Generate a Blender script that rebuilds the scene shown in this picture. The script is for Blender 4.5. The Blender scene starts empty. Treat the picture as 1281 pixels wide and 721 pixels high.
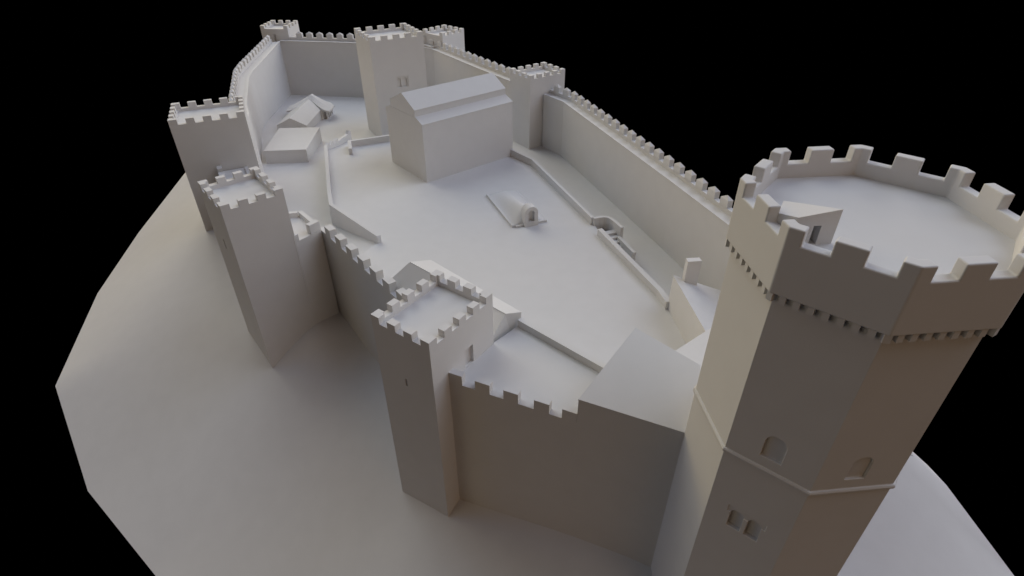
# castle PASS3
import bpy, bmesh, math
import numpy as np
from mathutils import Vector, Matrix
from mathutils.geometry import delaunay_2d_cdt

SC = bpy.context.scene
COL = SC.collection
G = 29.5                      # height of the eye above the lower court


def Z(z):                     # survey height (metres below the eye) -> world height
    return z + G


# ------------------------------------------------------------------ material
def clay(name, col, rough=0.9, bump=0.02):
    m = bpy.data.materials.new(name)
    m.use_nodes = True
    nt = m.node_tree
    b = nt.nodes['Principled BSDF']
    b.inputs['Roughness'].default_value = rough
    b.inputs['Specular IOR Level'].default_value = 0.15
    tc = nt.nodes.new('ShaderNodeTexCoord')
    n = nt.nodes.new('ShaderNodeTexNoise')
    n.inputs['Scale'].default_value = 0.7
    n.inputs['Detail'].default_value = 4
    nt.links.new(tc.outputs['Object'], n.inputs['Vector'])
    r = nt.nodes.new('ShaderNodeValToRGB')
    r.color_ramp.elements[0].position = 0.3
    r.color_ramp.elements[1].position = 0.7
    r.color_ramp.elements[0].color = (*[c * 0.985 for c in col], 1)
    r.color_ramp.elements[1].color = (*[min(1, c * 1.015) for c in col], 1)
    nt.links.new(n.outputs['Fac'], r.inputs['Fac'])
    nt.links.new(r.outputs['Color'], b.inputs['Base Color'])
    return m


CLAY = clay('matte_clay', (0.61, 0.606, 0.602))
EARTH = clay('matte_clay_ground', (0.61, 0.606, 0.602))

# ------------------------------------------------------------------ objects
OFF = {}


def props(o, label=None, cat=None, group=None, kind=None):
    if label: o['label'] = label
    if cat: o['category'] = cat
    if group: o['group'] = group
    if kind: o['kind'] = kind
    return o


def thing(name, loc, label, cat, group=None, kind=None):
    o = bpy.data.objects.new(name, None)
    COL.objects.link(o)
    o.location = loc
    o.empty_display_size = 0.5
    OFF[o] = Vector(loc)
    return props(o, label, cat, group, kind)


def obj(name, bm, parent=None, mat=None, smooth=False, label=None, bevel=0):
    """link a bmesh given in world coordinates as ONE mesh object"""
    off = OFF[parent] if parent is not None else Vector((0, 0, 0))
    bmesh.ops.translate(bm, verts=bm.verts, vec=-off)
    bmesh.ops.recalc_face_normals(bm, faces=bm.faces)
    if smooth:
        for f in bm.faces: f.smooth = True
    me = bpy.data.meshes.new(name)
    bm.to_mesh(me)
    bm.free()
    me.materials.append(mat or CLAY)
    o = bpy.data.objects.new(name, me)
    COL.objects.link(o)
    if parent is not None:
        o.parent = parent
        OFF[o] = off
    else:
        OFF[o] = Vector((0, 0, 0))
    if label: o['label'] = label
    if bevel:
        md = o.modifiers.new('edge', 'BEVEL')
        md.width = bevel
        md.segments = 2
        md.limit_method = 'ANGLE'
        md.angle_limit = math.radians(35)
        md.harden_normals = False
    return o


def cut(o, bms):
    """carve recesses into a mesh object (boolean, applied at once)"""
    off = OFF[o]
    cutters = []
    for bm in bms:
        bmesh.ops.translate(bm, verts=bm.verts, vec=-off)
        bmesh.ops.recalc_face_normals(bm, faces=bm.faces)
        me = bpy.data.meshes.new('cutter')
        bm.to_mesh(me)
        bm.free()
        c = bpy.data.objects.new('cutter', me)
        COL.objects.link(c)
        c.parent = o.parent
        cutters.append(c)
        md = o.modifiers.new('cut', 'BOOLEAN')
        md.operation = 'DIFFERENCE'
        md.solver = 'EXACT'
        md.object = c
    dg = bpy.context.evaluated_depsgraph_get()
    dg.update()
    me = bpy.data.meshes.new_from_object(o.evaluated_get(dg))
    o.modifiers.clear()
    old = o.data
    o.data = me
    bpy.data.meshes.remove(old)
    for c in cutters:
        m = c.data
        bpy.data.objects.remove(c)
        bpy.data.meshes.remove(m)


def prism(poly, z0, z1, bm=None):
    """poly: [(x,y)]; z0,z1 floats or per-vertex lists"""
    bm = bm or bmesh.new()
    n = len(poly)
    a = z0 if hasattr(z0, '__len__') else [z0] * n
    b = z1 if hasattr(z1, '__len__') else [z1] * n
    lo = [bm.verts.new((p[0], p[1], a[i])) for i, p in enumerate(poly)]
    hi = [bm.verts.new((p[0], p[1], b[i])) for i, p in enumerate(poly)]
    for i in range(n):
        j = (i + 1) % n
        bm.faces.new((lo[i], lo[j], hi[j], hi[i]))
    bm.faces.new(lo[::-1])
    bm.faces.new(hi)
    return bm


def V2(p): return Vector((p[0], p[1]))


def perp(d): return Vector((d.y, -d.x))       # right-hand normal


def bar(p, q, t0, t1, z0, z1, bm=None):
    """box along p->q; t0..t1 = offsets to the right of the line; z may be (start,end)"""
    p, q = V2(p), V2(q)
    n = perp((q - p).normalized())
    poly = [p + n * t0, q + n * t0, q + n * t1, p + n * t1]
    def zz(z): return [z[0], z[1], z[1], z[0]] if hasattr(z, '__len__') else z
    return prism(poly, zz(z0), zz(z1), bm)


def profile(p, d, n, outline, depth0, depth1, bm=None):
    """outline [(u,z)] in the vertical plane through p along d, extruded along n"""
    bm = bm or bmesh.new()
    p, d, n = V2(p), V2(d), V2(n)
    def P(u, z, t):
        q = p + d * u + n * t
        return bm.verts.new((q.x, q.y, z))
    A = [P(u, z, depth0) for u, z in outline]
    B = [P(u, z, depth1) for u, z in outline]
    k = len(outline)
    for i in range(k):
        j = (i + 1) % k
        bm.faces.new((A[i], A[j], B[j], B[i]))
    bm.faces.new(A[::-1])
    bm.faces.new(B)
    return bm


def arch(w, zb, zt, n=10):
    """outline of an arched opening, width w, centred on u=0"""
    r = w / 2
    zs = zt - r
    pts = [(-r, zb), (r, zb)]
    for i in range(n + 1):
        a = math.pi * i / n
        pts.append((r * math.cos(a), zs + r * math.sin(a)))
    return pts


# ------------------------------------------------------------------ square towers
def rect(c, ang, w, d):
    e = Vector((math.cos(ang), math.sin(ang)))
    nl = Vector((-e.y, e.x))
    c = V2(c)
    return [c - e * w / 2 + nl * d / 2, c - e * w / 2 - nl * d / 2,
            c + e * w / 2 - nl * d / 2, c + e * w / 2 + nl * d / 2]   # left, front, right, back


def square_tower(name, loc, ang, w, d, ztop, zbase, nw, nd, label, mh=0.45, thick=0.45,
                 recess=(), skip=()):
    """battlemented square tower; nw / nd merlons along the two directions"""
    L, F, R, B = rect(loc, ang, w, d)
    c = V2(loc)
    t = thing(name, (c.x, c.y, zbase + 1.0), label, 'tower', 'square battlemented towers')
    zc = ztop - mh                   # crenel level
    zd = zc - 0.33                   # deck level
    shaft = obj('shaft', prism([L, F, R, B], zbase, zd), t)
    if recess:
        cs = []
        for face, u, zb, zt, rw, dep, arched in recess:
            p, q = dict(front_right=(F, R), front_left=(L, F))[face]
            dd = (q - p).normalized()
            nn = perp(dd)
            o_ = arch(rw, zb, zt) if arched else [(-rw / 2, zb), (rw / 2, zb), (rw / 2, zt), (-rw / 2, zt)]
            cs.append(profile(p + dd * u, dd, nn, o_, 0.2, -dep))
        cut(shaft, cs)
        for face, u, zb, zt, rw, dep, arched in recess:
            p, q = dict(front_right=(F, R), front_left=(L, F))[face]
            dd = (q - p).normalized()
            nn = perp(dd)
            if rw > 0.45:
                o_ = [(-rw / 2 - .05, zb - .05), (rw / 2 + .05, zb - .05), (rw / 2 + .05, zt + .05), (-rw / 2 - .05, zt + .05)]
                obj('door', profile(p + dd * u, dd, nn, o_, -dep + 0.06, -dep - 0.08), t)
    # parapet ring, one mesh
    inn = rect(loc, ang, w - 2 * thick, d - 2 * thick)
    bm = bmesh.new()
    out = [L, F, R, B]
    rings = []
    for poly, z in ((out, zd), (out, zc), (inn, zc), (inn, zd)):
        rings.append([bm.verts.new((p.x, p.y, z)) for p in poly])
    for k in range(4):
        a, b = rings[k], rings[(k + 1) % 4]
        for i in range(4):
            j = (i + 1) % 4
            bm.faces.new((a[i], a[j], b[j], b[i]))
    obj('parapet', bm, t)
    dk = rect(loc, ang, w - 2 * thick + .02, d - 2 * thick + .02)
    obj('deck', prism(dk, zd - .1, zd + .004), t)
    # merlons: corner ones are L shaped, the others blocks
    e = (R - F).normalized()
    nl = (L - F).normalized()
    mw = w / (2 * nw - 1)
    md_ = d / (2 * nd - 1)
    for (P, ex, ey) in ((F, e, nl), (R, -e, nl), (B, -e, -nl), (L, e, -nl)):
        if (P is F and 'F' in skip) or (P is R and 'R' in skip): pass
        poly = [P, P + ex * mw, P + ex * mw + ey * thick, P + ex * thick + ey * thick,
                P + ex * thick + ey * md_, P + ey * md_]
        obj('merlon', prism(poly, zc, ztop), t)
    for side, (P, ex, ey, n_, m_) in dict(FR=(F, e, nl, nw, mw), LB=(L, e, -nl, nw, mw),
                                          FL=(F, nl, e, nd, md_), RB=(R, nl, -e, nd, md_)).items():
        if side in skip: continue
        for k in range(1, n_ - 1):
            q = P + ex * (2 * k * m_)
            obj('merlon', prism([q, q + ex * m_, q + ex * m_ + ey * thick, q + ey * thick], zc, ztop), t)
    return t


T3 = ((-4.56, 26.735), 0.952, 5.58, 4.38)
T8 = ((3.355, 76.965), 0.612, 5.58, 4.38)
T2 = ((-21.14, 41.335), 0.691, 4.685, 5.50)
T1 = ((-32.66, 61.915), 0.391, 7.28, 6.05)
T5 = ((-39.43, 106.28), -0.076, 4.63, 4.76)
T6 = ((-16.365, 82.465), 0.506, 7.265, 6.53)
T7 = ((-11.075, 101.30), 0.838, 4.76, 4.70)

square_tower('square_tower', T3[0], T3[1], T3[2], T3[3], Z(-20), Z(-38), 5, 4,
             'foreground square tower with a slit window, nearest to the octagonal tower', mh=.45,
             recess=[('front_left', 2.17, Z(-24.4), Z(-23.8), .16, .5, False),
                     ('front_right', 3.17, Z(-23.9), Z(-22.55), .78, .28, False)])
square_tower('square_tower', T8[0], T8[1], T8[2], T8[3], Z(-20), Z(-31), 5, 4,
             'square tower directly behind the right end of the big basilica hall')
square_tower('square_tower', T2[0], T2[1], T2[2], T2[3], Z(-19.4), Z(-38), 4, 4,
             'slender square tower on the left slope with a slit window, beside a small wall platform',
             recess=[('front_left', 2.8, Z(-24.25), Z(-23.35), .24, .5, False)])
square_tower('square_tower', T1[0], T1[1], T1[2], T1[3], Z(-20), Z(-36), 5, 5,
             'wide square tower at the far left edge standing tall against the black background', mh=.55)
square_tower('square_tower', T5[0], T5[1], T5[2], T5[3], Z(-20), Z(-36), 4, 4,
             'small far corner tower where the left wall meets the back wall', mh=.5, skip=('FR',),
             recess=[('front_right', 2.2, Z(-22.7), Z(-21.35), .42, .35, False)])
square_tower('tower_keep', T6[0], T6[1], T6[2], T6[3], Z(-16.4), Z(-33), 5, 5,
             'tall free-standing square tower inside the court with a twin arched window', mh=.5,
             recess=())
square_tower('square_tower', T7[0], T7[1], T7[2], T7[3], Z(-20), Z(-36), 4, 4,
             'small far square tower half hidden right behind the tall inner tower', mh=.5, skip=('FL',),
             recess=[('front_left', 2.35, Z(-22.95), Z(-21.6), .46, .35, False)])

# twin window of the tall inner tower
t6 = [o for o in COL.objects if o.name == 'tower_keep'][0]
sh = [c for c in t6.children if c.name.startswith('shaft')][0]
L, F, R, B = rect(T6[0], T6[1], T6[2], T6[3])
dd = (R - F).normalized(); nn = perp(dd)
pc = F + dd * 3.72
cs = [profile(pc, dd, nn, [(-.92, Z(-23.1)), (.92, Z(-23.1)), (.92, Z(-21.68)), (-.92, Z(-21.68))], .2, -.06)]
for s in (-.42, .42):
    cs.append(profile(pc + dd * s, dd, nn, arch(.62, Z(-23.05), Z(-21.82)), .2, -.24))
cut(sh, cs)
for s in (-.42, .42):
    obj('window', profile(pc + dd * s, dd, nn, [(-.35, Z(-23.1)), (.35, Z(-23.1)), (.35, Z(-21.8)), (-.35, Z(-21.8))], -.2, -.35), t6)

# ------------------------------------------------------------------ octagonal keep
KC = Vector((12.525, 17.587)); KA = math.radians(163.15)
ZT, ZCR, ZDK, ZPB, ZS = Z(-8.66), Z(-9.2), Z(-9.78), Z(-11.12), Z(-19.07)
RP, RS, RI = 4.65, 4.36, 4.20


def octo(r, off=0):
    return [KC + Vector((r * math.cos(KA + k * math.pi / 4), r * math.sin(KA + k * math.pi / 4))) for k in range(8)]


keep = thing('octagonal_keep', (KC.x, KC.y, Z(-36)), 'huge octagonal tower at the right with corbelled battlements and arched niches', 'tower')
shaft = obj('shaft', prism(octo(RS), Z(-40), ZDK - .4), keep)
O = octo(RS)


def kface(k):
    a, b = O[k % 8], O[(k + 1) % 8]
    d = (b - a).normalized()
    return a, b, d, perp(d) if perp(d).dot((a + b) / 2 - KC) > 0 else -perp(d)


cs = []
panels = []
for k, w, zb, zt, u in ((1, .80, Z(-18.45), Z(-17.2), 1.7), (2, .80, Z(-18.45), Z(-17.2), 1.58)):
    a, b, d, n = kface(k)
    cs.append(profile(a + d * u, d, n, arch(w, zb, zt), .3, -.19 if k == 1 else -.14))
    panels.append(('niche', profile(a + d * u, d, n, [(-w / 2 - .05, zb - .05), (w / 2 + .05, zb - .05), (w / 2 + .05, zt + .05), (-w / 2 - .05, zt + .05)], -.15 if k == 1 else -.1, -.3)))
a, b, d, n = kface(1)
uc = 1.68
cs.append(profile(a + d * uc, d, n, [(-.82, Z(-22.5)), (.82, Z(-22.5)), (.82, Z(-22.1)), (-.82, Z(-22.1))], .3, -.05))
for s in (-.38, .38):
    cs.append(profile(a + d * (uc + s), d, n, arch(.58, Z(-23.42), Z(-22.28)), .3, -.26))
    panels.append(('window', profile(a + d * (uc + s), d, n, [(-.33, Z(-23.46)), (.33, Z(-23.46)), (.33, Z(-22.3)), (-.33, Z(-22.3))], -.23, -.36)))
cut(shaft, cs)
md = shaft.modifiers.new('edge', 'BEVEL')
md.width = .03; md.segments = 2; md.limit_method = 'ANGLE'; md.angle_limit = math.radians(35)
for nm, bm in panels: obj(nm, bm, keep)
bm = bmesh.new()
rings = []
for r, z in ((RS - .1, ZS - .11), (RS + .09, ZS - .09), (RS + .11, ZS + .02), (RS + .07, ZS + .09), (RS - .1, ZS + .13)):
    rings.append([bm.verts.new((p.x, p.y, z)) for p in octo(r)])
for k in range(5):
    A_, B_ = rings[k], rings[(k + 1) % 5]
    for i in range(8):
        bm.faces.new((A_[i], A_[(i + 1) % 8], B_[(i + 1) % 8], B_[i]))
obj('string_course', bm, keep)
bm = bmesh.new()
rings = []
for r, z in ((RP, ZPB), (RP, ZT), (RI, ZT), (RI, ZPB)):
    rings.append([bm.verts.new((p.x, p.y, z)) for p in octo(r)])
for k in range(4):
    A_, B_ = rings[k], rings[(k + 1) % 4]
    for i in range(8):
        bm.faces.new((A_[i], A_[(i + 1) % 8], B_[(i + 1) % 8], B_[i]))
battle = obj('battlement', bm, keep)
gaps = []
obj('deck', prism(octo(RI + .02), ZDK - .3, ZDK), keep)
PO, PI_ = octo(RP), octo(RI)
for k in range(8):
    a, b = PO[k], PO[(k + 1) % 8]
    ai, bi = PI_[k], PI_[(k + 1) % 8]
    d = (b - a).normalized()
    Ls = (b - a).length; n = perp(d)
    if n.dot(a - KC) < 0: n = -n
    for f0_, f1_ in ((.135, .37), (.63, .865)):
        m0, m1 = a + d * Ls * f0_, a + d * Ls * f1_
        gaps.append(prism([m0 + n * .3, m1 + n * .3, m1 - n * .75, m0 - n * .75], ZCR, ZT + .4))
    # corbels
    so = O[k]; d2 = d
    for j in range(0, 8):
        u = Ls * (j / 8.0)
        if j == 0:
            g0 = KC + (a - KC).normalized() * (RS - .08)
            g1 = KC + (a - KC).normalized() * (RP - .05)
            bm = bar(g0, g1, -.11, .11, ZPB - .31, ZPB + .05)
        else:
            q = a + d * u
            bm = prism([q - d * .105 - n * .045, q + d * .105 - n * .045, q + d * .105 - n * .42, q - d * .105 - n * .42], ZPB - .31, ZPB + .05)
        obj('corbel', bm, keep)

cut(battle, gaps)
md = battle.modifiers.new('edge', 'BEVEL')
md.width = .05; md.segments = 3; md.limit_method = 'ANGLE'; md.angle_limit = math.radians(30)
# stair head on the keep's roof
pts = [Vector((9.03, 16.14)), Vector((10.43, 16.27)), Vector((9.26, 17.81)), Vector((8.67, 16.76))]
sh_ = obj('stair_head', prism(pts, ZDK - .1, [Z(-8.75), Z(-8.53), Z(-9.0), Z(-8.92)]), keep)
dd = (pts[1] - pts[0]).normalized(); nn = perp(dd)
cut(sh_, [profile(pts[0] + dd * .74, dd, nn, [(-.13, ZDK + .02), (.13, ZDK + .02), (.13, Z(-9.08)), (-.13, Z(-9.08))], .2, -.55)])
obj('door', profile(pts[0] + dd * .74, dd, nn, [(-.14, ZDK), (.14, ZDK), (.14, Z(-9.06)), (-.14, Z(-9.06))], -.5, -.62), sh_)


# ------------------------------------------------------------------ curtain walls
def capped(p, d, n, w, t, z0, z1, zp):
    """merlon with a pyramid cap; p = start on the outer line, d along, n inward"""
    bm = prism([p, p + d * w, p + d * w + n * t, p + n * t], z0, z1)
    top = [f for f in bm.faces if all(abs(v.co.z - z1) < 1e-6 for v in f.verts)][0]
    q = p + d * w / 2 + n * t / 2
    r = bmesh.ops.poke(bm, faces=[top])
    r['verts'][0].co.z = zp
    return bm


def curtain(name, inner, thick, zwalk, zbase, label, pitch=1.77, mw=1.0, start=.5, side=1,
            par=.42, mh=.64, peak=.3, ptk=.5, segs=None, zw=None):
    """wall following the inner line; outer side lies to the right (side=1) or left (-1)"""
    pts = [V2(p) for p in inner]
    zws = zw or [zwalk] * len(pts)
    n_ = len(pts)
    def miter(off):
        out = []
        for i, p in enumerate(pts):
            ns = []
            if i > 0: ns.append(perp((p - pts[i - 1]).normalized()) * side)
            if i < n_ - 1: ns.append(perp((pts[i + 1] - p).normalized()) * side)
            m = sum(ns, Vector((0, 0)))
            m.normalize()
            out.append(p + m * (off / max(.5, m.dot(ns[0]))))
        return out
    inn, out, pin = miter(0), miter(thick), miter(thick - ptk)
    mid = (inn[0] + out[-1]) / 2
    t = thing(name, (mid.x, mid.y, zbase + 2), label, 'castle wall', 'battlemented curtain walls', 'thing')
    def strip(A_, B_, z0, z1):
        bm = bmesh.new()
        k = len(A_)
        rows = [[bm.verts.new((p.x, p.y, (z0 if not hasattr(z0, '__len__') else z0[i]))) for i, p in enumerate(A_)],
                [bm.verts.new((p.x, p.y, (z1 if not hasattr(z1, '__len__') else z1[i]))) for i, p in enumerate(A_)],
                [bm.verts.new((p.x, p.y, (z1 if not hasattr(z1, '__len__') else z1[i]))) for i, p in enumerate(B_)],
                [bm.verts.new((p.x, p.y, (z0 if not hasattr(z0, '__len__') else z0[i]))) for i, p in enumerate(B_)]]
        for a in range(4):
            b = (a + 1) % 4
            for i in range(k - 1):
                bm.faces.new((rows[a][i], rows[a][i + 1], rows[b][i + 1], rows[b][i]))
        for i in (0, k - 1):
            bm.faces.new([rows[a][i] for a in range(4)])
        return bm
    obj('wall_body', strip(inn, out, zbase, zws), t)
    obj('coping', strip(miter(-.06), miter(.28), [z + .004 for z in zws], [z + .1 for z in zws]), t)
    obj('parapet', strip(pin, out, [z - .02 for z in zws], [z + par for z in zws]), t)
    for i in range(n_ - 1):
        a, b = out[i], out[i + 1]
        d = (b - a).normalized(); L_ = (b - a).length
        n = -perp(d) * side
        za, zb = zws[i], zws[i + 1]
        s = start if i == 0 else max(s - Lp, 0)
        Lp = L_
        while s + mw * .5 < L_ - (mw * .5 if i == n_ - 2 else 0):
            z = za + (zb - za) * (s + mw / 2) / L_ + par - .003
            obj('merlon', capped(a + d * s, d, n, mw, ptk, z - .05, z + mh, z + mh + peak), t)
            s += pitch
    return t


ZW = Z(-22.3)
curtain('curtain_wall', [(-38.75, 103.0), (-14.0, 99.6), (-13.0, 98.5)], 1.5, Z(-22.2), Z(-35),
        'back wall of the castle between the far corner tower and the tall inner tower', side=-1, start=2.6)
curtain('curtain_wall', [(-14.3, 99.3), (-12.6, 98.0), (-5.19, 87.13), (.2, 79.6)], 1.5, Z(-22.5), Z(-35),
        'right-hand far wall running behind the hall roof between two square towers', side=-1, start=.3)
curtain('curtain_wall', [(4.1, 74.62), (6.42, 71.4), (14.62, 48.15), (16.12, 43.67), (18.4, 37.0), (18.6, 31.0), (16.2, 21.5)], 1.55, Z(-22.6), Z(-34),
        'long right-hand wall running from the square tower to the octagonal tower', side=-1, start=.7)
curtain('curtain_wall', [(-38.75, 103.0), (-36.6, 84.6), (-36.0, 81.5), (-31.9, 69.6), (-30.5, 66.6), (-28.6, 61.2)], 1.75, Z(-22.3), Z(-35.5),
        'left-hand wall bending between the far corner tower and the wide left tower', side=1, start=.6, mw=1.05, pitch=1.7)
curtain('curtain_wall', [(-29.25, 60.0), (-21.5, 45.3)], 2.95, Z(-26.0), Z(-36),
        'short low wall between the wide left tower and the slender tower', side=1, start=.02, pitch=1.9, peak=.0, mh=.5, mw=.9, par=.2)


def flat_wall(name, p, q, thick, zcr, zmt, zb, starts, label, mw, mt=None, tail=None):
    """wall with plain block merlons; outer face along p->q, body to its left"""
    p, q = V2(p), V2(q)
    d = (q - p).normalized(); n = -perp(d)
    mt = mt or thick
    t = thing(name, ((p.x + q.x) / 2, (p.y + q.y) / 2, zb + 2), label, 'castle wall', 'battlemented curtain walls', 'thing')
    obj('wall_body', prism([p, q, q + n * thick, p + n * thick], zb, zcr), t)
    for s, w in starts:
        a = p + d * s
        obj('merlon', prism([a, a + d * w, a + d * w + n * mt, a + n * mt], zcr - .003, zmt), t)
    return t


# wall between the foreground tower and the octagonal keep
th = math.radians(-24.16)
dD = Vector((math.cos(th), math.sin(th))); nD = Vector((-dD.y, dD.x))
D0 = Vector((-3.75, 24.27)); D1 = Vector((8.45, 18.80))
flat_wall('curtain_wall', D0, D1, .42, Z(-23.76), Z(-23.07), Z(-38),
          [(.1, .86), (1.79, .92), (3.56, .89), (5.39, .89), (7.02, .82)],
          'front wall between the foreground square tower and the octagonal tower', .9)
# wall from the platform corner to the foreground tower
C23 = Vector((-16.4, 43.19)); E23 = Vector((-6.5, 30.95))
d23 = (E23 - C23).normalized()
flat_wall('curtain_wall', C23, E23, .6, Z(-24.3), Z(-23.55), Z(-38),
          [(1.3 + 1.97 * k, 1.0) for k in range(7)],
          'left front wall with block merlons from the small platform to the foreground square tower', 1.0)
# platform beside the slender tower
t = thing('wall_platform', (-18.0, 43.0, Z(-33)), 'small flat platform with a low rim beside the slender left tower', 'bastion')
P0 = Vector((-17.66, 40.62)); P1 = Vector((-16.1, 42.72)); P2 = Vector((-18.4, 45.4)); P3 = Vector((-21.0, 44.8))
obj('platform_body', prism([P0, P1, P2, P3], Z(-38), Z(-24.2)), t)
obj('rim', bar(P1, P2, -.36, 0, Z(-24.21), Z(-23.75)), t)
obj('rim', bar(P2 + (P3 - P2).normalized() * 0.37, P3, -.36, 0, Z(-24.21), Z(-23.75)), t)
dq = (P1 - P0).normalized(); nq = -perp(dq)
obj('merlon', prism([P1 - dq * 1.0, P1, P1 + nq * .5, P1 - dq * 1.0 + nq * .5], Z(-24.19), Z(-23.35)), t)
obj('merlon', prism([P0, P0 + dq * .45, P0 + dq * .45 + nq * .5, P0 + nq * .5], Z(-24.19), Z(-23.6)), t)

# ------------------------------------------------------------------ ground
def tps(P, zs, lam=0.05):
    P = np.array(P, float); zs = np.array(zs, float)
    n = len(P)
    def U(r2): return np.where(r2 > 1e-9, .5 * r2 * np.log(np.maximum(r2, 1e-9)), 0)
    D2 = ((P[:, None] - P[None]) ** 2).sum(-1)
    A = np.zeros((n + 3, n + 3))
    A[:n, :n] = U(D2) + np.eye(n) * lam
    A[:n, n] = 1; A[:n, n + 1:] = P
    A[n:, :n] = A[:n, n:].T
    w = np.linalg.solve(A, np.r_[zs, 0, 0, 0])
    def f(x, y):
        r2 = (P[:, 0] - x) ** 2 + (P[:, 1] - y) ** 2
        return float(U(r2) @ w[:n] + w[n] + w[n + 1] * x + w[n + 2] * y)
    return f


hill_pts = [(-8, 25.7, -36.3), (-4.4, 23.2, -35.5), (-3.7, 24.2, -35.1), (-.07, 22.6, -34.6), (3, 21.2, -34.2), (5.9, 20, -34.0), (8.26, 18.9, -34.03),
            (-21.2, 37.7, -35.4), (-17.6, 40.7, -32.7), (-16.5, 42.6, -33.0), (-11.8, 37.6, -34.3), (-14.2, 40.2, -33.6), (-34.9, 57.7, -32.9), (-28, 50, -33.2),
            (10, 14, -36), (14, 13.2, -36.5), (17, 17, -35.5), (16, 22, -34.6),
            (-18, 60, -31.3), (-10, 55, -30.8), (0, 45, -30.6), (5, 30, -30.8), (2, 65, -30.9), (-25, 80, -32), (-32, 95, -32.4), (-15, 95, -32.4), (-27, 65, -31),
            (-3, 34, -31), (12, 40, -31), (-8, 72, -31), (10, 28, -31.2)]
outl = [(-45.6, 75.4, -33.5), (-47.2, 63.9, -36.5), (-47.8, 54.2, -39.0), (-45.3, 41.3, -41.0), (-37.0, 31.0, -43.5), (-27.6, 23.7, -44.0),
        (-14, 9, -44.5), (4, -1, -43), (20, 2, -42), (33, 11, -40.5), (34.26, 20.84, -39), (31.45, 25.96, -36), (28.77, 27.07, -34), (26.5, 34, -33.4), (23, 50, -33),
        (15, 85, -32.5), (2, 104, -33), (-12, 113, -33.5), (-42, 113, -34.5), (-47, 99, -34)]
fh = tps([(p[0], p[1]) for p in hill_pts + outl], [p[2] for p in hill_pts + outl], .3)
bm = bmesh.new()
ctr = Vector((-8, 52))
ring = []
for i, a in enumerate(outl):
    b = outl[(i + 1) % len(outl)]
    k = 8
    for j in range(k):
        f = j / k
        ring.append(Vector([a[m] + (b[m] - a[m]) * f for m in range(3)]))
NR = 30
grid = []
for r in range(1, NR + 1):
    s = r / NR
    row = []
    for v in ring:
        x = ctr.x + (v.x - ctr.x) * s; y = ctr.y + (v.y - ctr.y) * s
        z = fh(x, y)
        if s > .8: z += (v.z - fh(v.x, v.y)) * (s - .8) / .2
        row.append(bm.verts.new((x, y, Z(z))))
    grid.append(row)
cv = bm.verts.new((ctr.x, ctr.y, Z(fh(*ctr))))
m = len(ring)
for i in range(m):
    bm.faces.new((cv, grid[0][i], grid[0][(i + 1) % m]))
for r in range(NR - 1):
    for i in range(m):
        bm.faces.new((grid[r][i], grid[r + 1][i], grid[r + 1][(i + 1) % m], grid[r][(i + 1) % m]))
for f in bm.faces: f.smooth = True
low = [bm.verts.new((ctr.x + (v.co.x - ctr.x) * .9, ctr.y + (v.co.y - ctr.y) * .9, Z(-52))) for v in grid[-1]]
for i in range(m):
    bm.faces.new((grid[-1][i], low[i], low[(i + 1) % m], grid[-1][(i + 1) % m]))
    for e_ in grid[-1][i].link_edges:
        if e_.other_vert(grid[-1][i]) in (grid[-1][(i + 1) % m], grid[-1][i - 1]): e_.smooth = False
bm.faces.new(low)
props(obj('hill', bm, mat=EARTH), kind='structure')

# lower court floor (a sheet sagging towards the back wall)
court = [(4.6, 75.2, -29.5), (7.0, 71.6, -29.5), (15.4, 48, -29.5), (16.9, 43, -29.5), (19.2, 36.8, -29.5), (15, 22, -29.5), (9, 19.2, -29.5),
         (-3, 25, -29.5), (-6, 30.9, -28.1), (-15.6, 43.0, -28.6), (-18.0, 45.1, -29.3), (-21.5, 44.4, -29.5), (-23.3, 44.6, -29.5), (-29, 60.7, -29.5),
         (-31, 66.8, -29.6), (-32.4, 70.4, -29.7), (-37.1, 84.2, -29.75), (-39.3, 103.6, -31.1), (-26, 102.3, -31.1), (-13.6, 100, -31.1), (-12.2, 98.4, -31),
         (-4.8, 87.4, -30.3), (.8, 79.6, -29.5)]
extra = [(-12.75, 47.2, -28.03), (-18.75, 53.3, -29.5), (-19.6, 56.2, -29.5), (-23.4, 69.3, -29.7), (-16, 74, -30), (-28, 85, -30.2), (-20, 92, -30.7),
         (-30, 94, -30.7), (-25, 60, -29.5), (-22, 50, -29.5), (-14.5, 44.6, -28.4), (2.5, 68, -29.5), (9, 55, -29.5), (12, 47, -29.5), (0, 55, -29.5), (0, 40, -29.5), (-12, 60, -29.5)]
allp = court + extra
vs, es, fs, *_ = delaunay_2d_cdt([Vector(p[:2]) for p in allp], [(i, (i + 1) % len(court)) for i in range(len(court))], [], 1, 1e-5)
fc = tps([p[:2] for p in allp], [p[2] for p in allp], .02)
# a finer, smooth sheet: regular points inside the same outline
inside = []
poly = [Vector(p[:2]) for p in court]


def inpoly(x, y):
    c_ = False
    for i in range(len(poly)):
        a, b = poly[i], poly[i - 1]
        if (a.y > y) != (b.y > y) and x < (b.x - a.x) * (y - a.y) / (b.y - a.y) + a.x: c_ = not c_
    return c_


def smax(x, y):
    return min(fc(x, y), -28.02)


gp = [(x, y) for x in np.arange(-40, 20, 1.25) for y in np.arange(20, 106, 1.25) if inpoly(x, y)]
vs, es, fs, *_ = delaunay_2d_cdt(poly + [Vector(p) for p in gp], [(i, (i + 1) % len(poly)) for i in range(len(poly))], [], 1, 1e-4)
bm = bmesh.new()
bv = [bm.verts.new((v.x, v.y, Z(smax(v.x, v.y)))) for v in vs]
for f in fs:
    try: bm.faces.new([bv[i] for i in f])
    except ValueError: pass
props(obj('courtyard_ground', bm, mat=EARTH, smooth=True), kind='structure')

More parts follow.
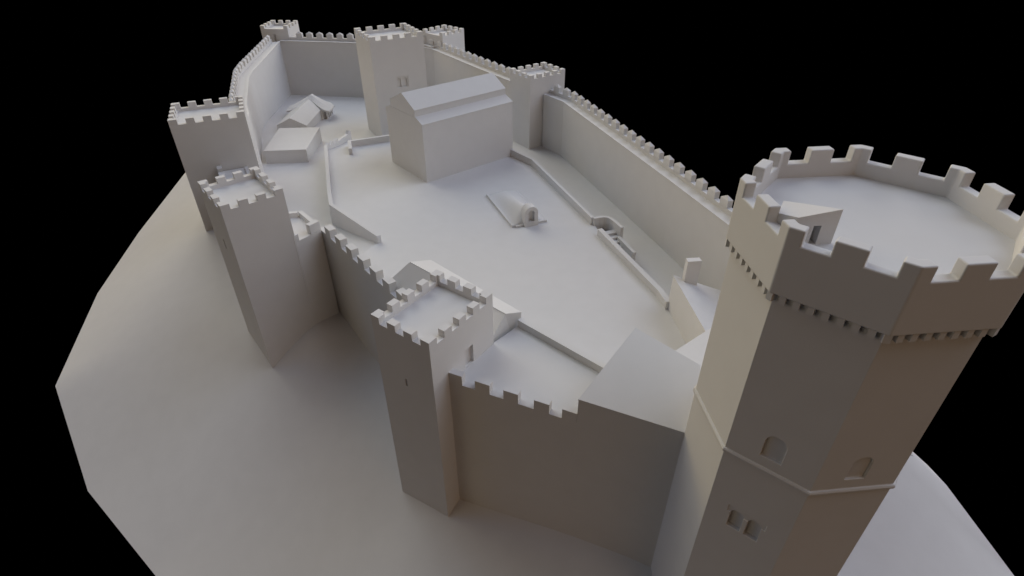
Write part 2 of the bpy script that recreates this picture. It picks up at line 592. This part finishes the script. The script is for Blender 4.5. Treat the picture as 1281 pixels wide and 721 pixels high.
# raised terrace
ZTER = Z(-28)
terr = [(-18.75, 53.3), (-12.7, 47.0), (-14.6, 43.0), (-14.6, 41.2), (-5.8, 30.7), (-1.5, 27.0), (8.6, 19.6), (13.2, 29.5), (12.9, 37.9), (12.48, 37.84), (8.62, 48.3), (8.15, 50.35), (2.55, 65.0), (.1, 68.0),
        (-5.0, 74.6), (-15.9, 73.4), (-21.0, 70.9), (-23.4, 69.3), (-19.66, 56.23)]
props(obj('terrace', prism(terr, Z(-31.5), ZTER), mat=EARTH), kind='structure')


def parapet(name, line, t0, t1, z0, z1, label, cat='low wall', smooth=False):
    t = thing(name, (line[0][0], line[0][1], z0), label, cat, 'low walls along the terrace edge', 'thing')
    pts = [V2(p) for p in line]
    def off(o_):
        out = []
        for i, p in enumerate(pts):
            ns = []
            if i > 0: ns.append(perp((p - pts[i - 1]).normalized()))
            if i < len(pts) - 1: ns.append(perp((pts[i + 1] - p).normalized()))
            m_ = sum(ns, Vector((0, 0))).normalized()
            out.append(p + m_ * (o_ / max(.4, m_.dot(ns[0]))))
        return out
    A_, B_ = off(t0), off(t1)
    zt = z1 if hasattr(z1, '__len__') else [z1] * len(pts)
    zb = z0 if hasattr(z0, '__len__') else [z0] * len(pts)
    bm = bmesh.new()
    rows = [[bm.verts.new((p.x, p.y, zb[i])) for i, p in enumerate(A_)], [bm.verts.new((p.x, p.y, zt[i])) for i, p in enumerate(A_)],
            [bm.verts.new((p.x, p.y, zt[i])) for i, p in enumerate(B_)], [bm.verts.new((p.x, p.y, zb[i])) for i, p in enumerate(B_)]]
    for a in range(4):
        b = (a + 1) % 4
        for i in range(len(pts) - 1):
            bm.faces.new((rows[a][i], rows[a][i + 1], rows[b][i + 1], rows[b][i]))
    for i in (0, len(pts) - 1): bm.faces.new([rows[a][i] for a in range(4)])
    obj('wall_body', bm, t, bevel=.03)
    return t


ZP = Z(-27.2)
parapet('terrace_wall', [(-23.46, 69.4), (-19.66, 56.23), (-18.7, 53.28), (-12.55, 46.75)], 0, -.42, Z(-31), ZP,
        'low wall along the left edge of the terrace ending in a ramp')
tN = parapet('terrace_wall', [(-20.1, 68.2), (-20.85, 70.95), (-15.4, 73.3)], 0, .4, Z(-31), ZP,
             'low wall between the terrace stairs and the back of the hall')
parapet('terrace_wall', [(.05, 68.1), (2.65, 64.9), (8.10, 50.4)], 0, .34, Z(-31), ZP,
        'low bent wall from the hall corner to the right-hand stairs')
parapet('terrace_wall', [(8.50, 48.35), (12.15, 38.3), (12.5, 36.6)], -.12, .36, Z(-31), Z(-27.3),
        'thick low wall from the right-hand stairs to the chimney house')

# right-hand stairs down from the terrace
t = thing('stone_staircase', (9.5, 47.5, Z(-29.5)), 'stairwell sunk beside the right edge of the terrace with a bent side wall', 'stairs', 'stairs off the terrace')
bm = bmesh.new()
sd = Vector((8.50, 48.35)) ; se = Vector((10.9, 41.8)); dv = (se - sd).normalized(); nv = -perp(dv)
for k in range(7):
    a = sd + dv * (k * .55 - .5)
    zt = ZTER - .05 - k * .21
    prism([a + nv * .42, a + dv * .56 + nv * .42, a + dv * .56 + nv * 1.75, a + nv * 1.75], Z(-30), zt, bm)
obj('steps', bm, t)
sw = [Vector(p) for p in ((7.95, 50.4), (8.5, 50.62), (9.05, 50.72), (9.5, 50.62), (9.85, 50.28), (10.15, 49.75), (10.7, 48.4))]
si = []
for i, p in enumerate(sw):
    dn_ = (sw[min(i + 1, len(sw) - 1)] - sw[max(i - 1, 0)]).normalized()
    si.append(p + perp(dn_) * .34)
bm = bmesh.new()
rw = [[bm.verts.new((p.x, p.y, z)) for p in L_] for L_, z in ((sw, Z(-31)), (sw, ZP), (si, ZP), (si, Z(-31)))]
for k in range(4):
    for i in range(len(sw) - 1):
        bm.faces.new((rw[k][i], rw[k][i + 1], rw[(k + 1) % 4][i + 1], rw[(k + 1) % 4][i]))
for i in (0, len(sw) - 1): bm.faces.new([rw[k][i] for k in range(4)])
obj('side_wall', bm, t, bevel=.03)
obj('side_wall', bar((10.45, 48.35), (11.45, 45.4), 0, .34, Z(-31), Z(-28.15)), t)

# left-hand stairs down to the back court
t = thing('stone_staircase', (-22, 71, Z(-30)), 'narrow stairs with a stepped side wall at the back left of the terrace', 'stairs', 'stairs off the terrace')
a = Vector((-23.25, 69.5)); b = Vector((-21.85, 76.0))
dv = (b - a).normalized(); nv = perp(dv)
bm = bmesh.new()
for k in range(9):
    p = a + dv * k * .62
    prism([p, p + dv * .63, p + dv * .63 + nv * 2.2, p + nv * 2.2], Z(-31), ZTER - .03 - k * .1, bm)
obj('steps', bm, t)
bm = bmesh.new()
zz = [-27.3, -27.15, -27.55, -27.4, -27.85, -27.9, -28.1, -28.3, -28.5]
outline = [(0, Z(-31)), (6.7, Z(-31)), (6.7, Z(-27.75)), (6.3, Z(-27.6)), (6.0, Z(-28.0)), (3.1, Z(-27.85)), (3.0, Z(-27.45)), (1.9, Z(-27.75)), (1.8, Z(-27.35)), (.9, Z(-27.6)), (.8, Z(-27.2)), (0, Z(-27.45))]
obj('side_wall', profile(a, dv, nv, outline, -.3, .1), t)

# ------------------------------------------------------------------ basilica hall
HF = Vector((-9.5, 60.05)); HR = Vector((.13, 67.94)); HLg = 7.75
hd = (HR - HF).normalized(); hg = Vector((-hd.y, hd.x)); HL = (HR - HF).length
hall = thing('hall', (-7.2, 67.1, ZTER), 'large windowless basilica-shaped hall with a raised ridge roof in the court', 'building')
ze, zs, zu, zr = Z(-21.35), Z(-20.82), Z(-20.12), Z(-18.83)
s1 = 1.28
mid_ = HLg / 2 - .15
outl_h = [(0, ZTER - .5), (HLg, ZTER - .5), (HLg, ze), (HLg - s1, zs), (s1, zs), (0, ze)]
obj('wall', profile(HF, hg, hd, [(0, ZTER - .5), (HLg, ZTER - .5), (HLg, ze - .12), (HLg - s1, zs - .12), (s1, zs - .12), (0, ze - .12)], 0, HL), hall)
obj('clerestory', profile(HF, hg, hd, [(s1 + .03, zs - .1), (HLg - s1 - .03, zs - .1), (HLg - s1 - .03, zu - .1), (mid_, zr - .1), (s1 + .03, zu - .1)], 0.001, HL - .001), hall)
obj('nave_roof', profile(HF, hg, hd, [(s1, zu - .1), (mid_, zr - .1), (HLg - s1, zu - .1), (HLg - s1, zu), (mid_, zr), (s1, zu)], -.004, HL + .004), hall)
obj('aisle_roof', profile(HF, hg, hd, [(-.02, ze - .13), (s1 + .02, zs - .13), (s1 + .02, zs), (-.02, ze)], -.003, HL + .003), hall)
obj('aisle_roof', profile(HF, hg, hd, [(HLg - s1 - .02, zs - .13), (HLg + .02, ze - .13), (HLg + .02, ze), (HLg - s1 - .02, zs)], -.003, HL + .003), hall)

# ------------------------------------------------------------------ court buildings
# flat-roofed shed
t = thing('shed', (-28.6, 72, Z(-29.7)), 'low flat-roofed box shed beside the left wall', 'building')
obj('wall', prism([(-31.2, 69.5), (-26.0, 69.95), (-26.45, 77.9), (-31.9, 77.6)], Z(-31), Z(-28.08)), t)
obj('roof', prism([(-31.22, 69.48), (-25.98, 69.93), (-26.43, 77.92), (-31.92, 77.62)], Z(-28.08), Z(-27.97)), t)
# chapel with flared cross wing
t = thing('chapel', (-29.4, 79.5, Z(-30)), 'small gabled chapel with a flared wing behind the flat-roofed shed', 'building')
zb_, zev, zap = Z(-32), Z(-28.8), Z(-27.73)
ax = Vector((.02, 1)).normalized(); rx = Vector((1, -.02)).normalized()
c0 = Vector((-31.42, 80.95))
obj('wall', profile(c0, rx, ax, [(-2.12, zb_), (2.12, zb_), (2.12, zev - .06), (0, zap - .06), (-2.12, zev - .06)], 0, 8.9), t)
obj('roof', profile(c0, rx, ax, [(-2.18, zev - .07), (0, zap - .07), (2.18, zev - .07), (2.18, zev), (0, zap), (-2.18, zev)], -.02, 8.85), t)
ze_ = Z(-28.85)
wl = obj('wing_wall', prism([(-33.9, 88.2), (-29.0, 87.7), (-28.3, 88.2), (-28.2, 91.0), (-33.9, 91.0)], zb_, ze_ + .02), t)
cs = []
for y_ in (88.75, 89.5, 90.3):
    cs.append(profile(Vector((-28.25, y_)), Vector((0, 1)), Vector((1, 0)), arch(.5, Z(-30.3), Z(-29.1), 6), -.6, .3))
cs.append(profile(Vector((-28.65, 87.95)), Vector((.81, .58)), Vector((.58, -.81)), arch(.5, Z(-30.3), Z(-29.1), 6), -.5, .3))
cut(wl, cs)
bm = bmesh.new()
NU_ = 20
rows = []
for k in range(4):
    row = []
    for i in range(NU_ + 1):
        u = -1 + 2 * i / NU_
        g_ = abs(u)
        h = (1 - g_) ** 1.2
        rr = max(0, g_ - .7) / .3
        if k == 0: y_, z_ = 89.5 - 2.75 * g_ + .75 * rr ** 2, ze_ + 1.02 * h
        if k == 1: y_, z_ = 90.3 - 2.0 * g_ + .2 * rr ** 2, ze_ + 1.6 * h
        if k == 2: y_, z_ = 91.0 - .8 * g_ - .1 * rr ** 2, ze_ + 1.55 * h
        if k == 3: y_, z_ = 92.4 - 1.2 * g_ ** 2 - .7 * rr ** 2, ze_
        wx = (3.25, 3.45, 3.4, 3.0)[k]
        row.append((-31.0 + wx * u, y_, z_))
    rows.append(row)
up = [[bm.verts.new(p) for p in r_] for r_ in rows]
dn = [[bm.verts.new((p[0], p[1], p[2] - .24)) for p in r_] for r_ in rows]
nr = len(rows)
for r_ in range(nr - 1):
    for i in range(NU_):
        bm.faces.new((up[r_][i], up[r_][i + 1], up[r_ + 1][i + 1], up[r_ + 1][i]))
        bm.faces.new((dn[r_][i], dn[r_ + 1][i], dn[r_ + 1][i + 1], dn[r_][i + 1]))
    for i in (0, NU_):
        bm.faces.new((up[r_][i], up[r_ + 1][i], dn[r_ + 1][i], dn[r_][i]))
for i in range(NU_):
    bm.faces.new((up[0][i], dn[0][i], dn[0][i + 1], up[0][i + 1]))
    bm.faces.new((up[-1][i], up[-1][i + 1], dn[-1][i + 1], dn[-1][i]))
obj('wing_roof', bm, t)

# gabled house behind the foreground tower
t = thing('gabled_house', (-4, 33, ZTER), 'long gabled house tucked behind the foreground square tower', 'building')
nA, nB = Vector((-8.6, 34.95)), Vector((-1.18, 28.12)); fA, fB = Vector((-6.1, 36.65)), Vector((.6, 30.1))
hdv = (nB - nA).normalized()
rA_ = Vector((-7.40, 35.3))
nA = rA_ + (nA - rA_) * 1.75
bm = bmesh.new()
zE, zR = Z(-23.75), Z(-22.75)
rA = Vector((-7.40, 35.3)); rB = Vector((-.42, 29.15))
def P3(p, z): return bm.verts.new((p.x, p.y, z))
lo = [P3(p, ZTER - .5) for p in (nA, nB, fB, fA)]
hi = [P3(nA, Z(-24.5)), P3(nB, zE + .0), P3(fB, Z(-23.35)), P3(fA, Z(-23.45))]
ra, rb = P3(rA, zR), P3(rB, zR)
bm.faces.new(lo)
bm.faces.new((lo[0], lo[1], hi[1], hi[0])); bm.faces.new((lo[2], lo[3], hi[3], hi[2]))
bm.faces.new((lo[1], lo[2], hi[2], rb, hi[1])); bm.faces.new((lo[3], lo[0], hi[0], ra, hi[3]))
bm.faces.new((hi[0], hi[1], rb, ra)); bm.faces.new((hi[3], hi[2], rb, ra))
obj('wall', bm, t)
bm = bmesh.new()
def slab(a, b, c_, d_, th_=.08):
    v = [Vector(x) for x in (a, b, c_, d_)]
    nrm = (v[1] - v[0]).cross(v[3] - v[0]).normalized()
    if nrm.z < 0: nrm = -nrm
    A_ = [bm.verts.new(x + nrm * .004) for x in v]; B_ = [bm.verts.new(x + nrm * th_) for x in v]
    for i in range(4):
        j = (i + 1) % 4
        bm.faces.new((A_[i], A_[j], B_[j], B_[i]))
    bm.faces.new(A_[::-1]); bm.faces.new(B_)
def v3(p, z): return (p.x, p.y, z)
slab(v3(nA, Z(-24.5)), v3(nB, zE), v3(rB, zR), v3(rA, zR))
obj('roof', bm, t)
bm = bmesh.new()
slab(v3(fA, Z(-23.45)), v3(fB, Z(-23.35)), v3(rB, zR), v3(rA, zR))
obj('roof', bm, t)

# walkway platform behind the front wall
t = thing('walk_platform', (2, 25, ZTER), 'broad flat platform behind the front battlements with a low rim on its courtyard side', 'platform')
q0, q1 = Vector((.62, 29.75)), Vector((6.6, 24.3))
pl = [D0 + nD * .42 + dD * .3, D0 + nD * .42 + dD * 11.6, q1, q0, Vector((-1.25, 27.75)), Vector((-3.4, 24.6))]
obj('platform_body', prism(pl, ZTER - .5, Z(-23.95)), t)
obj('rim', bar(q0, q1, 0, .38, Z(-23.96), Z(-23.42)), t)

# lean-to building on the front wall beside the keep
t = thing('lean_to', (6, 22, Z(-24)), 'large plain lean-to roof rising from the front wall beside the octagonal tower', 'building')
a0 = D0 + dD * 7.86 - nD * .003; a1 = D1.copy() + dD * .6 - nD * .003
f0 = Vector((6.99, 25.46)); f1 = Vector((9.97, 22.65))
bm = bmesh.new()
obj('wall', prism([a0, a1, f1, f0], ZTER - .5, [Z(-22.05), Z(-22.05), Z(-21.18), Z(-20.89)]), t)
obj('roof', prism([a0 - dD * .02, a1, f1, f0], [Z(-22.045), Z(-22.045), Z(-21.175), Z(-20.885)], [Z(-21.97), Z(-21.97), Z(-21.09), Z(-20.8)]), t)

# house with chimney against the right wall
t = thing('chimney_house', (14, 33, ZTER), 'lean-to house with one chimney between the terrace and the right-hand wall', 'building')
h0, h1 = Vector((12.37, 36.75)), Vector((13.05, 29.6))
h2, h3 = Vector((18.9, 30.4)), Vector((16.9, 37.15))
obj('wall', prism([h0, h1, h2, h3], Z(-30), [Z(-25.0), Z(-25.0), Z(-27.3), Z(-26.9)]), t)
obj('roof', prism([h0 + Vector((-.02, .02)), h1 + Vector((-.02, 0)), h2, h3 + Vector((0, .02))], [Z(-24.99), Z(-24.99), Z(-27.29), Z(-26.89)], [Z(-24.88), Z(-24.88), Z(-27.17), Z(-26.77)]), t)
dc = Vector((.995, .094)); ncx = Vector((.094, -.995))
cc = Vector((13.08, 36.78))
obj('chimney', prism([cc, cc + dc * 1.05, cc + dc * 1.05 + ncx * .5, cc + ncx * .5], Z(-27), Z(-23.35)), t)

# small bright roof between lean-to and chimney house
t = thing('low_outbuilding', (11.5, 26, ZTER), 'low bright-roofed outbuilding wedged between the lean-to and the chimney house', 'building')
obj('wall', prism([(10.0, 27.0), (9.2, 24.3), (13.0, 23.6), (13.1, 29.3)], ZTER - .3, [Z(-24.2), Z(-24.2), Z(-24.0), Z(-24.0)]), t)
obj('roof', prism([(9.98, 27.05), (9.18, 24.28), (13.05, 23.55), (13.12, 29.35)], [Z(-24.195), Z(-24.195), Z(-23.995), Z(-23.995)], [Z(-24.1), Z(-24.1), Z(-23.9), Z(-23.9)]), t)

# vaulted cellar entrance
t = thing('cellar_entrance', (1.7, 50.2, ZTER), 'vaulted mound with an arched doorway in the middle of the terrace', 'cellar entrance')
fl_, fr_ = Vector((.17, 49.8)), Vector((3.37, 51.05))
ml = Vector((-2.62, 56.9)) - fl_
wv = fr_ - fl_; Wm = wv.length; wd = wv.normalized()
bm = bmesh.new()
NS, NU = 24, 24
rows = []
for i in range(NS + 1):
    s = i / NS
    hgt = .12 * (1 - s) + .02
    row = []
    for j in range(NU + 1):
        u = j / NU
        x = abs(u - .5) * 2
        g_ = .5 * (1 + math.cos(math.pi * min(1, x / .97)))
        crest = (1.5 * (1 - s) + .14 * s) * min(1, .12 + s / .13)
        zz_ = ZTER + hgt + crest * g_
        p = fl_ + ml * s + wv * u
        row.append(bm.verts.new((p.x, p.y, zz_)))
    rows.append(row)
for i in range(NS):
    for j in range(NU):
        bm.faces.new((rows[i][j], rows[i][j + 1], rows[i + 1][j + 1], rows[i + 1][j]))
edge = rows[0] + [r[-1] for r in rows[1:]] + rows[-1][::-1][1:] + [r[0] for r in rows[::-1][1:-1]]
lows = [bm.verts.new((v.co.x, v.co.y, ZTER - .1)) for v in edge]
for i in range(len(edge)):
    j = (i + 1) % len(edge)
    bm.faces.new((edge[i], edge[j], lows[j], lows[i]))
for f in bm.faces: f.smooth = len(f.verts) == 4 and abs(f.normal.z) > .0
o = obj('vault', bm, t)
for p_ in o.data.polygons: p_.use_smooth = p_.normal.z > .25
obj('curb', bar(fl_ + ml * .985, fl_, -.02, .18, ZTER - .1, ZTER + .24), t)
obj('curb', bar(fl_ + wd * .19, fl_ + wd * (Wm / 2 - .72), .02, .18, ZTER - .1, ZTER + .2), t)
obj('curb', bar(fl_ + wd * (Wm / 2 + .72), fr_ + wd * .05, .02, .18, ZTER - .1, ZTER + .24), t)
wn = perp(wd)
if wn.y > 0: wn = -wn
fc_ = fl_ + wv * .5
dr = obj('door_frame', profile(fc_, wd, wn, arch(1.4, ZTER - .1, ZTER + 2.1, 14), -.55, .42), t, bevel=.03)
md = dr.modifiers[0]; dr.modifiers.remove(md)
cut(dr, [profile(fc_, wd, wn, arch(.66, ZTER + .5, ZTER + 1.72, 12), -.02, .8)])
obj('door', profile(fc_, wd, wn, [(-.34, ZTER + .4), (.34, ZTER + .4), (.34, ZTER + 1.72), (-.34, ZTER + 1.72)], -.2, .02), t)

# ------------------------------------------------------------------ camera
cam = bpy.data.cameras.new('camera')
co = bpy.data.objects.new('camera', cam)
COL.objects.link(co)
pt = math.radians(35.311); ro = math.radians(-0.1636)
fw = Vector((0, math.cos(pt), -math.sin(pt))); r = Vector((1, 0, 0)); u = r.cross(fw)
r2 = r * math.cos(ro) + u * math.sin(ro); u2 = -r * math.sin(ro) + u * math.cos(ro)
M = Matrix(((r2.x, u2.x, -fw.x, 0), (r2.y, u2.y, -fw.y, 0), (r2.z, u2.z, -fw.z, G), (0, 0, 0, 1)))
co.matrix_world = M
cam.sensor_width = 36
cam.lens = 724.4 / 1281 * 36
cam.clip_start = .1
cam.clip_end = 2000
SC.camera = co

# ------------------------------------------------------------------ light: black studio, large soft lamps
w = bpy.data.worlds.new('World')
SC.world = w
w.use_nodes = True
w.node_tree.nodes['Background'].inputs['Color'].default_value = (0, 0, 0, 1)
w.node_tree.nodes['Background'].inputs['Strength'].default_value = 0


def lamp(name, az, el, dist, size, radiance, col):
    """large area lamp; radiance = reflected brightness of a white wall facing it"""
    l = bpy.data.lights.new(name, 'AREA')
    l.shape = 'DISK'
    l.size = size
    l.energy = 4 * radiance * math.pi * math.pi * dist * dist
    l.color = col
    o_ = bpy.data.objects.new(name, l)
    COL.objects.link(o_)
    tgt = Vector((-6, 50, 0))
    a_, e_ = math.radians(az), math.radians(el)
    d_ = Vector((math.cos(a_) * math.cos(e_), math.sin(a_) * math.cos(e_), math.sin(e_)))
    o_.location = tgt + d_ * dist
    o_.rotation_euler = (-d_).to_track_quat('-Z', 'Y').to_euler()
    props(o_, kind='structure')
    return o_


# azimuth, elevation, disc size, colour x strength
LAMPS = [
    ('cool_softbox', 0, 50, 260, (0.1218, 0.1402, 0.1687)),
    ('cool_softbox', 0, 88, 260, (0.0005, 0.0005, 0.0042)),
    ('warm_softbox', 120, 18, 190, (0.1794, 0.1478, 0.0863)),
    ('white_softbox', 120, 50, 260, (0.1416, 0.1411, 0.1362)),
    ('warm_softbox', 150, 18, 190, (0.0654, 0.0391, 0.0005)),
    ('cool_softbox', 150, 50, 260, (0.0403, 0.0545, 0.0688)),
    ('cool_softbox', 180, 18, 190, (0.0086, 0.0131, 0.0263)),
    ('warm_softbox', 210, 18, 190, (0.0401, 0.0335, 0.0252)),
    ('warm_softbox', 300, 18, 190, (0.0392, 0.0246, 0.0142)),
    ('white_softbox', 30, 18, 190, (0.1691, 0.1720, 0.1719)),
    ('cool_softbox', 30, 50, 260, (0.0005, 0.0005, 0.0204)),
    ('warm_softbox', 330, 50, 260, (0.0339, 0.0270, 0.0228)),
    ('warm_softbox', 90, 18, 190, (0.1158, 0.0882, 0.0562)),
]
for nm, az, el, size, c_ in LAMPS:
    k_ = max(c_)
    lamp(nm, az, el, 320, size, .485 * k_, tuple(x / k_ for x in c_))

vs_ = SC.view_settings
vs_.view_transform = 'Standard'
vs_.look = 'None'
vs_.exposure = 0
vs_.gamma = 1
